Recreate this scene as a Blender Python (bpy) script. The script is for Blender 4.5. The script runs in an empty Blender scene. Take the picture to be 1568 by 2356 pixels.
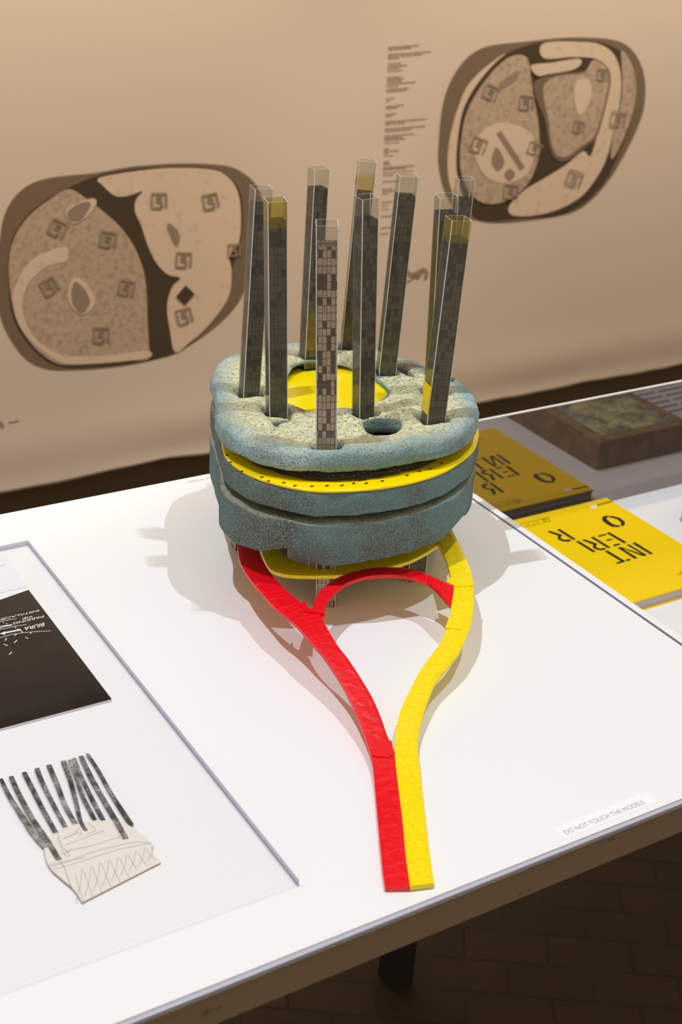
import bpy, bmesh, math, random
from mathutils import Vector, Matrix, noise
from mathutils.geometry import delaunay_2d_cdt
import numpy as np
random.seed(7)
S = bpy.context.scene
COL = S.collection

# ------------------------------------------------------------------ camera
TT = 0.85                      # height of the table top above the floor
H = 0.80                       # camera above the table top
FPX = 3142.0
def _n(v): return v / np.linalg.norm(v)
_A = np.array([6325 - 784, -52 - 1178, FPX]); _B = np.array([-1388 - 784, -580 - 1178, FPX])
AX = _n(_A); AY = _n(_B - (_B @ AX) * AX); AZ = np.cross(AX, AY)
cam_d = bpy.data.cameras.new('camera'); cam = bpy.data.objects.new('camera', cam_d); COL.objects.link(cam)
cam_d.sensor_fit = 'VERTICAL'; cam_d.sensor_height = 36.0; cam_d.lens = FPX / 2356 * 36.0
cam_d.clip_start = 0.05; cam_d.clip_end = 50
M = Matrix.Identity(4)
for i, ax in enumerate((AX, AY, AZ)):
    M[i][0] = ax[0]; M[i][1] = -ax[1]; M[i][2] = -ax[2]
M[0][3], M[1][3], M[2][3] = 0, 0, TT + H
cam.matrix_world = M
cam_d.dof.use_dof = True; cam_d.dof.focus_distance = 1.50; cam_d.dof.aperture_fstop = 8.0
S.camera = cam

# ------------------------------------------------------------------ world, lights, exposure
S.view_settings.view_transform = 'Standard'; S.view_settings.look = 'None'
S.view_settings.gamma = 1; S.view_settings.exposure = 0.0
S.view_settings.use_curve_mapping = False
try:
    S.cycles.transparent_max_bounces = 24; S.cycles.max_bounces = 8
    S.cycles.caustics_reflective = False; S.cycles.caustics_refractive = False
except Exception: pass
W = bpy.data.worlds.new('world'); S.world = W; W.use_nodes = True
W.node_tree.nodes['Background'].inputs[0].default_value = (1.0, 0.80, 0.60, 1)
W.node_tree.nodes['Background'].inputs[1].default_value = 0.44
def spot(name, loc, target, power, color, radius, size, blend=.5):
    l = bpy.data.lights.new(name, 'SPOT'); l.energy = power; l.color = color
    l.shadow_soft_size = radius; l.spot_size = math.radians(size); l.spot_blend = blend
    o = bpy.data.objects.new(name, l); COL.objects.link(o)
    o.location = loc
    o.rotation_euler = (Vector(target) - Vector(loc)).to_track_quat('-Z', 'Y').to_euler()
    return o
C0 = Vector((.79, 1.2, TT))
spot('track_spotlight', (-.08, 1.235, TT + 3.0), (.70, 1.1, TT), 184, (.87, .935, 1.0), .014, 62, .6)
spot('track_spotlight', (1.276, .815, TT + 3.0), (.80, 1.1, TT), 116, (.85, .925, 1.0), .014, 62, .6)
for wx, wp_ in ((.3, 172), (1.8, 176), (3.3, 172)):
    spot('wall_washer', (wx, 1.95, TT + 2.35), (wx + .05, 3.0, TT - .05), wp_, (1.0, .80, .62), .12, 78, .5)

# ------------------------------------------------------------------ pixel rays and the place
def _ray(u, v):
    d = np.array([u - 784, v - 1178, FPX]); return Vector((d @ AX, d @ AY, d @ AZ))
CP = Vector((0, 0, TT + H))
def at(u, v, z=0.0):                       # point at height z over the table top
    r = _ray(u, v); return CP + r * ((z - H) / r.z)
YW = 3.0
def onwall(u, v, off=0.0):
    r = _ray(u, v); return CP + r * ((YW - off) / r.y)
YM = 1.484                                  # mirror panel at the back of the case
def mir(u, v, z):                           # real point whose mirror image is seen at u,v
    p = at(u, v, z); p.y = 2 * YM - p.y; return p

# ------------------------------------------------------------------ helpers
def s2l(c):
    return tuple((x / 255 / 12.92) if x / 255 <= .04045 else ((x / 255 + .055) / 1.055) ** 2.4 for x in c) + (1,)
def mat(name, col, rough=.6, spec=.4, metal=0):
    m = bpy.data.materials.new(name); m.use_nodes = True
    b = m.node_tree.nodes['Principled BSDF']
    b.inputs['Base Color'].default_value = col if len(col) == 4 else tuple(col) + (1,)
    b.inputs['Roughness'].default_value = rough; b.inputs['Metallic'].default_value = metal
    b.inputs['Specular IOR Level'].default_value = spec
    return m
class NT:
    def __init__(s, m): s.m = m; s.t = m.node_tree; s.n = s.t.nodes; s.b = s.n.get('Principled BSDF')
    def new(s, typ, **kw):
        n = s.n.new(typ)
        for k, v in kw.items(): setattr(n, k, v)
        return n
    def l(s, a, b): s.t.links.new(a, b)
    def math(s, op, a, b=None, clamp=False):
        n = s.n.new('ShaderNodeMath'); n.operation = op; n.use_clamp = clamp
        for i, x in enumerate((a, b)):
            if x is None: continue
            if isinstance(x, (int, float)): n.inputs[i].default_value = x
            else: s.l(x, n.inputs[i])
        return n.outputs[0]
    def noise(s, vec, scale, detail=4, rough=.55):
        n = s.n.new('ShaderNodeTexNoise'); n.inputs['Scale'].default_value = scale
        n.inputs['Detail'].default_value = detail; n.inputs['Roughness'].default_value = rough
        if vec is not None: s.l(vec, n.inputs['Vector'])
        return n.outputs['Fac']
    def ramp(s, fac, stops):
        n = s.n.new('ShaderNodeValToRGB'); cr = n.color_ramp
        while len(cr.elements) < len(stops): cr.elements.new(.5)
        for e, (p, c) in zip(cr.elements, stops):
            e.position = p; e.color = c if len(c) == 4 else tuple(c) + (1,)
        s.l(fac, n.inputs[0]); return n.outputs[0]
    def mix(s, fac, a, b, typ='MIX'):
        n = s.n.new('ShaderNodeMix'); n.data_type = 'RGBA'; n.blend_type = typ
        for inp, x in ((n.inputs[0], fac), (n.inputs[6], a), (n.inputs[7], b)):
            if isinstance(x, (int, float, tuple)): inp.default_value = x
            else: s.l(x, inp)
        return n.outputs[2]
    def bump(s, h, strength=.3, dist=.001):
        n = s.n.new('ShaderNodeBump'); n.inputs['Strength'].default_value = strength; n.inputs['Distance'].default_value = dist
        s.l(h, n.inputs['Height']); s.l(n.outputs[0], s.b.inputs['Normal'])
    def pos(s): return s.new('ShaderNodeNewGeometry').outputs['Position']

def link(name, me, m=None, parent=None):
    o = bpy.data.objects.new(name, me); COL.objects.link(o)
    if m is not None:
        for mm in (m if isinstance(m, (list, tuple)) else [m]): me.materials.append(mm)
    if parent is not None:
        p = parent
        while p.parent: p = p.parent
        if parent.parent is None and parent.type == 'EMPTY':
            me.transform(Matrix.Translation(-parent.location))
        elif p.type == 'EMPTY':
            me.transform(Matrix.Translation(-p.location))
        o.parent = parent
    return o
def obj(name, verts, faces, m=None, parent=None, smooth=False):
    me = bpy.data.meshes.new(name); me.from_pydata([tuple(v) for v in verts], [], faces); me.update()
    if smooth: me.shade_smooth()
    return link(name, me, m, parent)
def thing(name, label, cat, loc, group=None):
    o = bpy.data.objects.new(name, None); COL.objects.link(o); o.location = loc; o.empty_display_size = .05
    o['label'] = label; o['category'] = cat
    if group: o['group'] = group
    bpy.context.view_layer.update(); return o
def tag(o, label, cat, group=None):
    o['label'] = label; o['category'] = cat
    if group: o['group'] = group
    return o
def struct(o): o['kind'] = 'structure'; return o
def box(x0, y0, z0, x1, y1, z1, bev=0.0):
    bm = bmesh.new(); bmesh.ops.create_cube(bm, size=1)
    for v in bm.verts:
        v.co = Vector(((x0 + x1) / 2 + v.co.x * (x1 - x0), (y0 + y1) / 2 + v.co.y * (y1 - y0), (z0 + z1) / 2 + v.co.z * (z1 - z0)))
    if bev: bmesh.ops.bevel(bm, geom=bm.edges[:], offset=bev, segments=2, affect='EDGES', profile=.5)
    me = bpy.data.meshes.new('box'); bm.to_mesh(me); bm.free(); return me
def bxo(name, a, m, parent=None, bev=0.0):
    me = box(*a, bev=bev); me.name = name; return link(name, me, m, parent)
def smooth_line(pts, n, closed=False):
    """resample a polyline with a Catmull-Rom curve into n points, evenly by length"""
    P = [np.array(p, float) for p in pts]; L = len(P); out = []
    seg = L if closed else L - 1
    for i in range(seg):
        p0 = P[(i - 1) % L] if closed or i > 0 else 2 * P[0] - P[1]
        p1 = P[i]; p2 = P[(i + 1) % L]
        p3 = P[(i + 2) % L] if closed or i + 2 < L else 2 * P[-1] - P[-2]
        for k in range(12):
            t = k / 12
            out.append(.5 * ((2 * p1) + (-p0 + p2) * t + (2 * p0 - 5 * p1 + 4 * p2 - p3) * t * t + (-p0 + 3 * p1 - 3 * p2 + p3) * t ** 3))
    out.append(P[0] if closed else P[-1])
    out = np.array(out); d = np.r_[0, np.cumsum(np.linalg.norm(np.diff(out, axis=0), axis=1))]
    q = np.linspace(0, d[-1], n + 1)[:-1] if closed else np.linspace(0, d[-1], n)
    return np.stack([np.interp(q, d, out[:, k]) for k in range(out.shape[1])], 1)
def extrude_poly(pts3, h):
    """verts/faces of a flat polygon (list of Vector) thickened downward by h along -normal vector h"""
    n = len(pts3); v = [Vector(p) for p in pts3] + [Vector(p) + h for p in pts3]
    f = [list(range(n)), list(range(2 * n - 1, n - 1, -1))] + [[i, i + n, (i + 1) % n + n, (i + 1) % n] for i in range(n)]
    return v, f
class MB:                                    # collects polygons into one mesh
    def __init__(s): s.v = []; s.f = []
    def poly(s, pts, h=None):
        if h is None: v, f = list(pts), [list(range(len(pts)))]
        else: v, f = extrude_poly(pts, h)
        o = len(s.v); s.v += v; s.f += [[i + o for i in q] for q in f]; return s
    def stroke(s, pts, w, nrm, h=None):
        pts = [Vector(p) for p in pts]; L = []; R = []
        for i, p in enumerate(pts):
            d = (pts[min(i + 1, len(pts) - 1)] - pts[max(i - 1, 0)]).normalized(); q = nrm.cross(d).normalized() * (w / 2)
            L.append(p + q); R.append(p - q)
        for i in range(len(pts) - 1):
            s.poly([L[i], R[i], R[i + 1], L[i + 1]], h)
        return s
    def build(s, name, m, parent=None): return obj(name, s.v, s.f, m, parent)
UP = Vector((0, 0, 1))

# ------------------------------------------------------------------ materials
m_table = mat('white_laminate', (.88, .885, .90), .32, .35)
k = NT(m_table); k.bump(k.noise(k.pos(), 900, 2), .03, .0003)
m_panel = mat('white_case_panel', (.87, .87, .88), .45, .3)
m_edge = mat('grey_edging', (.50, .52, .60), .3)
m_seam = mat('dark_seam', (.16, .15, .22), .5)
m_apron = mat('brown_grey_table_apron', (.30, .235, .17), .6)
k = NT(m_apron)
tc = k.new('ShaderNodeMapping'); k.l(k.pos(), tc.inputs[0]); tc.inputs[3].default_value = (14, 40, 60)
chips = k.noise(tc.outputs[0], 1.6, 3, .6)
k.l(k.ramp(chips, [(.0, (.30, .235, .17)), (.66, (.30, .235, .17)), (.72, (.10, .08, .055))]), k.b.inputs['Base Color'])
m_leg = mat('dark_table_leg', (.03, .027, .025), .5)
m_mirror = mat('dark_reflective_acrylic', (.05, .04, .036), .1)
k = NT(m_mirror); gl = k.new('ShaderNodeBsdfGlossy'); gl.inputs['Color'].default_value = (.285, .25, .245, 1); gl.inputs['Roughness'].default_value = .03
ad = k.new('ShaderNodeAddShader'); df = k.new('ShaderNodeBsdfDiffuse'); df.inputs['Color'].default_value = (.045, .035, .028, 1)
k.l(gl.outputs[0], ad.inputs[0]); k.l(df.outputs[0], ad.inputs[1]); k.l(ad.outputs[0], k.n['Material Output'].inputs['Surface'])
m_bwall = mat('mural_paper', (.62, .545, .46), .8, .2)
k = NT(m_bwall); k.l(k.mix(k.noise(k.pos(), 420, 2), (.60, .527, .445, 1), (.66, .578, .49, 1)), k.b.inputs['Base Color'])
m_dark = mat('dark_back_wall', (.16, .12, .07), .8)
m_yellow = mat('yellow_tape', s2l((255, 214, 0)), .28, .5)
m_red = mat('red_tape', s2l((226, 6, 26)), .28, .5)
for m_, c1, c2 in ((m_yellow, (1.0, .80, 0), (.93, .68, 0)), (m_red, (.93, .001, .010), (.74, .001, .010))):
    k = NT(m_); uv = k.new('ShaderNodeUVMap').outputs[0]
    mp = k.new('ShaderNodeMapping'); k.l(uv, mp.inputs[0]); mp.inputs[3].default_value = (6, 260, 1)
    n1 = k.noise(mp.outputs[0], 1.0, 3, .6)
    mp2 = k.new('ShaderNodeMapping'); k.l(uv, mp2.inputs[0]); mp2.inputs[3].default_value = (1.5, 60, 1)
    n2 = k.noise(mp2.outputs[0], 1.0, 2, .6)
    bc = k.mix(k.ramp(n1, [(.35, (0, 0, 0)), (.62, (1, 1, 1))]), c2 + (1,), c1 + (1,))
    sx = k.new('ShaderNodeSeparateXYZ'); k.l(uv, sx.inputs[0])
    mp3 = k.new('ShaderNodeMapping'); k.l(uv, mp3.inputs[0]); mp3.inputs[3].default_value = (1, 30, 1)
    sv = k.math('FRACT', k.math('ADD', k.math('ADD', k.math('MULTIPLY', sx.outputs[1], 62), k.math('MULTIPLY', sx.outputs[0], .35)), k.math('MULTIPLY', k.noise(mp3.outputs[0], 1, 2), 1.5)))
    bc = k.mix(k.math('MULTIPLY', k.math('LESS_THAN', sv, .035), .45), bc, (.85, .10, .12, 1) if m_ is m_red else (.62, .40, 0, 1))
    k.l(bc, k.b.inputs['Base Color'])
    k.bump(k.math('ADD', n1, k.math('MULTIPLY', n2, 1.6)), .12, .0008)
m_plate = mat('yellow_plastic', (1.0, .76, 0), .22, .5)
k = NT(m_plate); k.bump(k.noise(k.pos(), 60, 2), .15, .001)

def foam(name, top):
    m = mat(name, (.2, .3, .33), .85, .15); k = NT(m); p = k.pos()
    geo = k.new('ShaderNodeNewGeometry'); sx = k.new('ShaderNodeSeparateXYZ'); k.l(geo.outputs['Normal'], sx.inputs[0])
    at_ = k.new('ShaderNodeAttribute'); at_.attribute_name = 'dust'
    sp = k.noise(p, 780, 3, .75); sp2 = k.noise(p, 300, 3, .7); big = k.noise(p, 16, 4, .6); mid = k.noise(p, 70, 4, .65)
    blue = k.ramp(sp, [(.34, (.018, .028, .024)), (.46, (.085, .125, .115)), (.56, (.18, .235, .22)), (.66, (.55, .60, .56))] if top < 1 else [(.34, (.06, .10, .10)), (.46, (.28, .42, .44)), (.56, (.50, .64, .66)), (.66, (.90, .93, .92))])  # upper slab's blue is brighter: key light painted into its colour
    blue = k.mix(k.math('MULTIPLY', k.ramp(big, [(.42, (0, 0, 0)), (.62, (1, 1, 1))]), .45), blue, (.17, .21, .19, 1))
    blue = k.mix(k.ramp(k.noise(p, 9, 3, .6), [(.45, (0, 0, 0)), (.62, (.75, .75, .75))]), blue, k.mix(sp, (.04, .09, .10, 1), (.30, .52, .56, 1)))
    tan = k.ramp(sp2, [(.33, (.17, .18, .07)), (.42, (.58, .56, .32)), (.54, (.80, .77, .51)), (.70, (.95, .92, .70))])
    tan = k.mix(k.math('MULTIPLY', k.ramp(mid, [(.50, (0, 0, 0)), (.68, (1, 1, 1))]), .55), tan, (.30, .36, .22, 1))
    dust = k.math('ADD', at_.outputs['Fac'], k.math('MULTIPLY', k.math('SUBTRACT', mid, .5), 1.6))
    up = k.math('MULTIPLY', k.math('SUBTRACT', sx.outputs['Z'], .25), 2.2, True)
    f = k.math('MULTIPLY', k.math('MULTIPLY', dust, up, True), top, True)
    c = k.mix(f, blue, tan)
    st = k.math('MULTIPLY', k.ramp(k.noise(p, 28, 4, .7), [(.58, (0, 0, 0)), (.72, (1, 1, 1))]), .55)
    c = k.mix(st, c, (.22, .17, .07, 1))
    k.l(c, k.b.inputs['Base Color'])
    k.bump(k.math('ADD', k.math('MULTIPLY', sp, .5), k.math('ADD', sp2, k.math('MULTIPLY', mid, 1.2))), .8, .0022)
    return m
m_foam_top_lit = foam('foam_rock_top_lit', 1.0); m_foam = foam('foam_rock', .35)
m_net = mat('black_netting', (.02, .018, .016), .5)
k = NT(m_net); n1 = k.noise(k.pos(), 500, 3, .7)
k.l(k.ramp(n1, [(.45, (.008, .007, .006)), (.62, (.05, .045, .04)), (.72, (.35, .33, .3))]), k.b.inputs['Base Color']); k.bump(n1, .8, .002)

def see_through(name, tint, gloss=.06, col=None, a=0.0, rough=.05, refl=.6):
    """clear sheet: transparent + a little gloss (+ a share a of plain colour)"""
    m = bpy.data.materials.new(name); m.use_nodes = True; k = NT(m)
    tr = k.new('ShaderNodeBsdfTransparent'); tr.inputs[0].default_value = tuple(tint) + (1,)
    gl = k.new('ShaderNodeBsdfGlossy'); gl.inputs['Roughness'].default_value = rough
    lw = k.new('ShaderNodeLayerWeight'); lw.inputs[0].default_value = .5
    fw = k.math('MULTIPLY', k.math('POWER', lw.outputs['Facing'], 4.5), refl)
    mx = k.new('ShaderNodeMixShader'); k.l(k.math('ADD', fw, gloss, True), mx.inputs[0]); k.l(tr.outputs[0], mx.inputs[1]); k.l(gl.outputs[0], mx.inputs[2])
    out = mx
    if col is not None:
        d = k.new('ShaderNodeBsdfDiffuse'); d.inputs[0].default_value = tuple(col) + (1,)
        m2 = k.new('ShaderNodeMixShader'); m2.inputs[0].default_value = a; k.l(mx.outputs[0], m2.inputs[1]); k.l(d.outputs[0], m2.inputs[2]); out = m2
    k.l(out.outputs[0], k.n['Material Output'].inputs['Surface']); return m
m_clear = see_through('clear_tower_plastic', (.93, .93, .91), .015, (.75, .70, .62), .05)
m_corner_glint = see_through('painted_corner_highlight', (.9, .9, .9), .15, (1, 1, 1), .55, .3)  # white share paints edge highlights onto the tube corners and top rims
m_ytape = see_through('translucent_yellow_film', (.95, .87, .42), .02, (.85, .72, .15), .16)
m_ytape2 = see_through('faint_yellow_film', (.95, .90, .62), .02, (.8, .7, .3), .06)
m_acry = see_through('clear_acrylic_sheet', (.99, .99, .995), .003, refl=.25)
m_acry_edge = see_through('acrylic_edge', (.80, .80, .86), .05, (.5, .5, .6), .25)

def facade(name, lo, hi, seethru, dark=(.012, .011, .010)):
    m = mat(name, hi, .45, .35); k = NT(m)
    uv = k.new('ShaderNodeUVMap').outputs[0]; sx = k.new('ShaderNodeSeparateXYZ'); k.l(uv, sx.inputs[0])
    oi = k.new('ShaderNodeObjectInfo')
    cu = k.math('MULTIPLY', sx.outputs[0], 4.6); ci = k.math('FLOOR', cu); fu = k.math('FRACT', cu)
    rndc = k.new('ShaderNodeTexWhiteNoise'); rndc.noise_dimensions = '1D'; k.l(ci, rndc.inputs['W'])
    rv = k.math('ADD', k.math('MULTIPLY', sx.outputs[1], 122.0), k.math('MULTIPLY', rndc.outputs[0], .15)); ri = k.math('FLOOR', rv); fv = k.math('FRACT', rv)
    cb = k.new('ShaderNodeCombineXYZ'); k.l(ci, cb.inputs[0]); k.l(ri, cb.inputs[1]); k.l(k.math('MULTIPLY', oi.outputs['Random'], 57), cb.inputs[2])
    wn = k.new('ShaderNodeTexWhiteNoise'); k.l(cb.outputs[0], wn.inputs[0])
    cb2 = k.new('ShaderNodeCombineXYZ'); k.l(k.math('FLOOR', k.math('MULTIPLY', sx.outputs[1], 61)), cb2.inputs[1]); k.l(k.math('FLOOR', sx.outputs[0]), cb2.inputs[0]); k.l(k.math('MULTIPLY', oi.outputs['Random'], 31), cb2.inputs[2])
    wr = k.new('ShaderNodeTexWhiteNoise'); k.l(cb2.outputs[0], wr.inputs[0])
    dk = k.math('GREATER_THAN', k.math('ADD', k.math('MULTIPLY', wn.outputs[0], .62), k.math('MULTIPLY', wr.outputs[0], .5)), .70)
    line = k.math('MAXIMUM', k.math('LESS_THAN', fu, .13), k.math('LESS_THAN', fv, .10))
    base = k.mix(wn.outputs[0], lo + (1,), hi + (1,))
    base = k.mix(k.math('MULTIPLY', k.noise(uv, 160, 3, .7), .5), base, lo + (1,))
    c = k.mix(k.math('MULTIPLY', k.math('MAXIMUM', dk, line), .9), base, dark + (1,))
    k.l(c, k.b.inputs['Base Color'])
    tr = k.new('ShaderNodeBsdfTransparent'); tr.inputs[0].default_value = (.8, .78, .72, 1)
    mx = k.new('ShaderNodeMixShader'); mx.inputs[0].default_value = seethru
    k.l(k.b.outputs[0], mx.inputs[1]); k.l(tr.outputs[0], mx.inputs[2]); k.l(mx.outputs[0], k.n['Material Output'].inputs['Surface'])
    return m
m_fac = facade('printed_facade_grey', (.11, .10, .075), (.21, .19, .145), .10)
m_fac2 = facade('printed_facade_olive', (.09, .09, .055), (.17, .165, .11), .10)
m_fac4 = facade('printed_facade_pale', (.62, .50, .39), (.85, .70, .56), .04)

# ------------------------------------------------------------------ the room
m_floor = mat('old_brick_floor', (.06, .04, .025), .7)
k = NT(m_floor); br = k.new('ShaderNodeTexBrick'); mp = k.new('ShaderNodeMapping'); k.l(k.pos(), mp.inputs[0])
mp.inputs[2].default_value = (0, 0, .6); k.l(mp.outputs[0], br.inputs['Vector'])
br.inputs['Scale'].default_value = 3.6; br.inputs['Mortar Size'].default_value = .012; br.inputs['Color1'].default_value = (.085, .045, .025, 1)
br.inputs['Color2'].default_value = (.055, .038, .022, 1); br.inputs['Mortar'].default_value = (.03, .023, .014, 1)
nf = k.noise(k.pos(), 9, 5, .65)
k.l(k.mix(k.ramp(nf, [(.35, (0, 0, 0)), (.65, (1, 1, 1))]), br.outputs[0], (.06, .046, .028, 1)), k.b.inputs['Base Color'])
k.bump(k.math('ADD', nf, br.outputs['Fac']), .5, .004)
struct(bxo('floor', (-3, -2, -.1, 7, 3.2, 0), m_floor))
struct(bxo('wall_back', (-3, 3.06, 0, 7, 3.2, 3.4), m_dark))
# hanging printed paper, wavy at its lower edge
zb = onwall(0, 1135).z
nx, zs = 160, [zb + d for d in (0, .008, .018, .03, .045, .06, .08, .10, .13, .16, .20, .25, .32, .45, .7, 1.2, 2.2)]
V = []; F = []
for j, z in enumerate(zs):
    d = z - zb
    for i in range(nx + 1):
        x = -.8 + 5.4 * i / nx
        wav = noise.noise(Vector((x * 2.1, d * 3, 1.3)))
        y = YW - .0035 * math.exp(-((d - .12) / .05) ** 2) * (1 + .6 * wav) + .002 * math.exp(-((d - .03) / .03) ** 2) * (1 + wav)
        V.append((x, y, z + (.016 * noise.noise(Vector((x * 2.6, 0, 0))) + .006 * noise.noise(Vector((x * 9, 2, 0)))) * math.exp(-d / .04)))
for j in range(len(zs) - 1):
    for i in range(nx):
        a = j * (nx + 1) + i; F.append((a, a + 1, a + nx + 2, a + nx + 1))
banner = thing('mural_sheet', 'beige printed paper sheet with grey plans and small text hanging behind the table', 'wall print', (1.9, YW, zb))
sh = obj('paper_sheet', V, F, m_bwall, banner, True)
md = sh.modifiers.new('solid', 'SOLIDIFY'); md.thickness = .002; md.offset = -1

def printcol(name, c): return mat(name, s2l(c), .85, .15)
p_band = printcol('print_brown_band', (120, 105, 88)); p_black = printcol('print_dark', (76, 66, 52))
p_light = printcol('print_light', (214, 196, 175)); p_mid = printcol('print_grey', (146, 130, 116))
p_tan2 = printcol('print_tan_dotted', (178, 160, 140)); p_mark = printcol('print_mark', (148, 134, 118)); p_text = printcol('print_text', (158, 140, 122))
k = NT(p_tan2); nn = k.noise(k.pos(), 75, 2, .5)
k.l(k.ramp(nn, [(.32, s2l((160, 144, 126))), (.48, s2l((180, 162, 142))), (.7, s2l((188, 170, 149)))]), k.b.inputs['Base Color'])
k = NT(p_light); nn = k.noise(k.pos(), 40, 2, .5)
k.l(k.ramp(nn, [(.30, s2l((198, 180, 160))), (.42, s2l((212, 194, 173)))]), k.b.inputs['Base Color'])
NW = Vector((0, -1, 0))
def wp(pts, ox, oy, sc, off, n=None, closed=True):
    P = [(ox + x / sc, oy + y / sc) for x, y in pts]
    if n: P = smooth_line(P, n, closed)
    return [onwall(u, v, off) for u, v in P]
def wpoly(name, pts, fr, lay, m, parent, n=80):
    mb = MB(); mb.poly(wp(pts, *fr, .0008 * lay + .0008, n), Vector((0, .0004, 0))); return mb.build(name, m, parent)
def wmark(cx, cy, rot, sz, fr, parent, lay=6):
    """small open square spiral printed where a tower stands"""
    mb = MB(); a = math.radians(rot); s = sz / 2
    def P(x, y): return (cx + x * math.cos(a) - y * math.sin(a), cy + x * math.sin(a) + y * math.cos(a))
    wpx = .007 * sz / 85
    for st in ([(s, .95 * s), (s, -s), (-s, -s), (-s, s), (.35 * s, s)], [(.35 * s, s), (.35 * s, .1 * s), (-.35 * s, .1 * s), (-.35 * s, -.45 * s), (.45 * s, -.45 * s)]):
        mb.stroke(wp([P(*q) for q in st], *fr, .0008 * lay), wpx, NW)
    return mb.build('tower_mark', p_mark, parent)
FL = (0, 360, 2.529)
spl = obj('site_plan', *extrude_poly(wp([(-20, 620), (0, 480), (20, 360), (60, 270), (120, 200), (200, 150), (330, 118), (560, 95), (760, 60), (1000, 42), (1200, 43), (1340, 60), (1420, 100), (1490, 165), (1530, 270), (1538, 400), (1500, 560), (1440, 740), (1380, 860), (1280, 970), (1150, 1070), (1020, 1140), (870, 1190), (650, 1228), (400, 1245), (260, 1235), (150, 1180), (70, 1080), (10, 960), (-20, 800)], *FL, .0008, 120), Vector((0, .0004, 0))), p_band, banner)
spl['label'] = 'lower left printed site plan with dark forked road'
wpoly('dark_ground', [(48, 700), (52, 560), (90, 440), (170, 330), (280, 245), (400, 180), (560, 115), (760, 75), (1000, 60), (1240, 70), (1340, 125), (1395, 200), (1412, 330), (1400, 500), (1350, 650), (1315, 820), (1210, 980), (1100, 1095), (1015, 1148), (870, 1184), (640, 1218), (400, 1228), (280, 1195), (170, 1095), (95, 980), (60, 860)], FL, 1, p_black, spl)
wpoly('pale_quarter', [(570, 128), (760, 90), (1000, 67), (1240, 78), (1330, 125), (1380, 200), (1400, 320), (1392, 490), (1345, 560), (1330, 600), (1345, 650), (1328, 820), (1210, 985), (1100, 1085), (1018, 1140), (990, 1020), (972, 900), (980, 820), (1005, 755), (1052, 705), (980, 690), (910, 620), (860, 520), (820, 400), (785, 320), (792, 250), (835, 200), (760, 225), (690, 235), (640, 210), (600, 170)], FL, 2, p_light, spl, 140)
wpoly('dotted_quarter', [(400, 190), (500, 245), (600, 320), (690, 400), (760, 490), (810, 590), (840, 690), (853, 800), (858, 950), (866, 1100), (868, 1178), (760, 1190), (640, 1203), (400, 1215), (300, 1190), (190, 1100), (110, 980), (70, 850), (52, 700), (58, 560), (100, 440), (180, 335), (290, 250)], FL, 2, p_tan2, spl, 120)
wpoly('pale_promenade', [(390, 528), (290, 550), (190, 600), (120, 690), (75, 800), (78, 880), (115, 990), (190, 1085), (300, 1170), (400, 1208), (640, 1198), (862, 1172), (858, 1132), (640, 1160), (420, 1165), (300, 1130), (200, 1050), (145, 950), (130, 850), (160, 750), (230, 670), (310, 625), (388, 608)], FL, 3, p_light, spl, 120)
for P1, P2 in (([(440, 705), (500, 740), (550, 820), (540, 880), (480, 920), (420, 880), (395, 820), (405, 750)], [(440, 728), (485, 765), (522, 830), (510, 880), (475, 910), (430, 870), (414, 810), (420, 760)]),
               ([(380, 335), (410, 290), (470, 265), (540, 243), (562, 268), (530, 325), (480, 370), (420, 390)], [(392, 330), (430, 290), (505, 262), (527, 285), (475, 362), (415, 375)])):
    o = wpoly('pool_surround', P1, FL, 4, p_light, spl, 50); wpoly('pool', P2, FL, 5, p_mid, spl, 50)
wpoly('pool', [(975, 390), (1020, 415), (1045, 465), (1030, 520), (995, 465)], FL, 5, p_mid, spl, 40)
wpoly('dark_block', [(1080, 750), (1132, 800), (1075, 865), (1025, 815)], FL, 5, p_black, spl, None)
for a in ((335, 418, 25, 88), (628, 483, 8, 85), (288, 757, -30, 85), (735, 765, 12, 82), (588, 1040, 2, 85), (925, 258, 0, 82), (1225, 262, -12, 82), (1068, 603, 3, 82), (1072, 930, -15, 82), (1362, 545, 0, 66)):
    wmark(*a, FL, spl)
FR = (860, 70, 2.45)
spr = obj('site_plan', *extrude_poly(wp([(362, 740), (367, 600), (378, 480), (400, 370), (440, 270), (500, 180), (570, 120), (660, 85), (860, 62), (1050, 42), (1200, 40), (1320, 48), (1410, 75), (1470, 130), (1510, 210), (1528, 300), (1522, 430), (1480, 560), (1400, 720), (1320, 850), (1220, 960), (1120, 1025), (960, 1060), (740, 1085), (620, 1080), (520, 1050), (430, 970), (385, 870)], *FR, .0008, 120), Vector((0, .0004, 0))), p_band, banner)
spr['label'] = 'upper right printed site plan with oval quarter'
wpoly('pale_crescent', [(740, 130), (620, 215), (530, 310), (475, 430), (435, 570), (415, 700), (420, 840), (450, 930), (500, 985), (570, 1005), (520, 900), (490, 760), (500, 600), (530, 450), (590, 330), (670, 220)], FR, 1, p_light, spr)
wpoly('dark_ground', [(740, 135), (860, 85), (1000, 60), (1200, 58), (1330, 85), (1410, 140), (1460, 240), (1470, 380), (1440, 540), (1380, 690), (1300, 850), (1180, 970), (1040, 1040), (900, 1052), (760, 1060), (640, 1070), (560, 1040), (490, 900), (465, 760), (474, 600), (502, 450), (562, 330), (652, 215)], FR, 2, p_black, spr)
wpoly('pale_road', [(958, 72), (1200, 66), (1300, 92), (1360, 150), (1390, 250), (1385, 400), (1350, 560), (1310, 720), (1240, 850), (1150, 950), (1000, 1022), (860, 1047), (770, 1037), (764, 985), (850, 900), (950, 840), (1080, 760), (1180, 680), (1215, 715), (1250, 620), (1255, 560), (1300, 450), (1330, 300), (1320, 220), (1250, 160), (1120, 150), (958, 157)], FR, 3, p_light, spr, 160)
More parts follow.
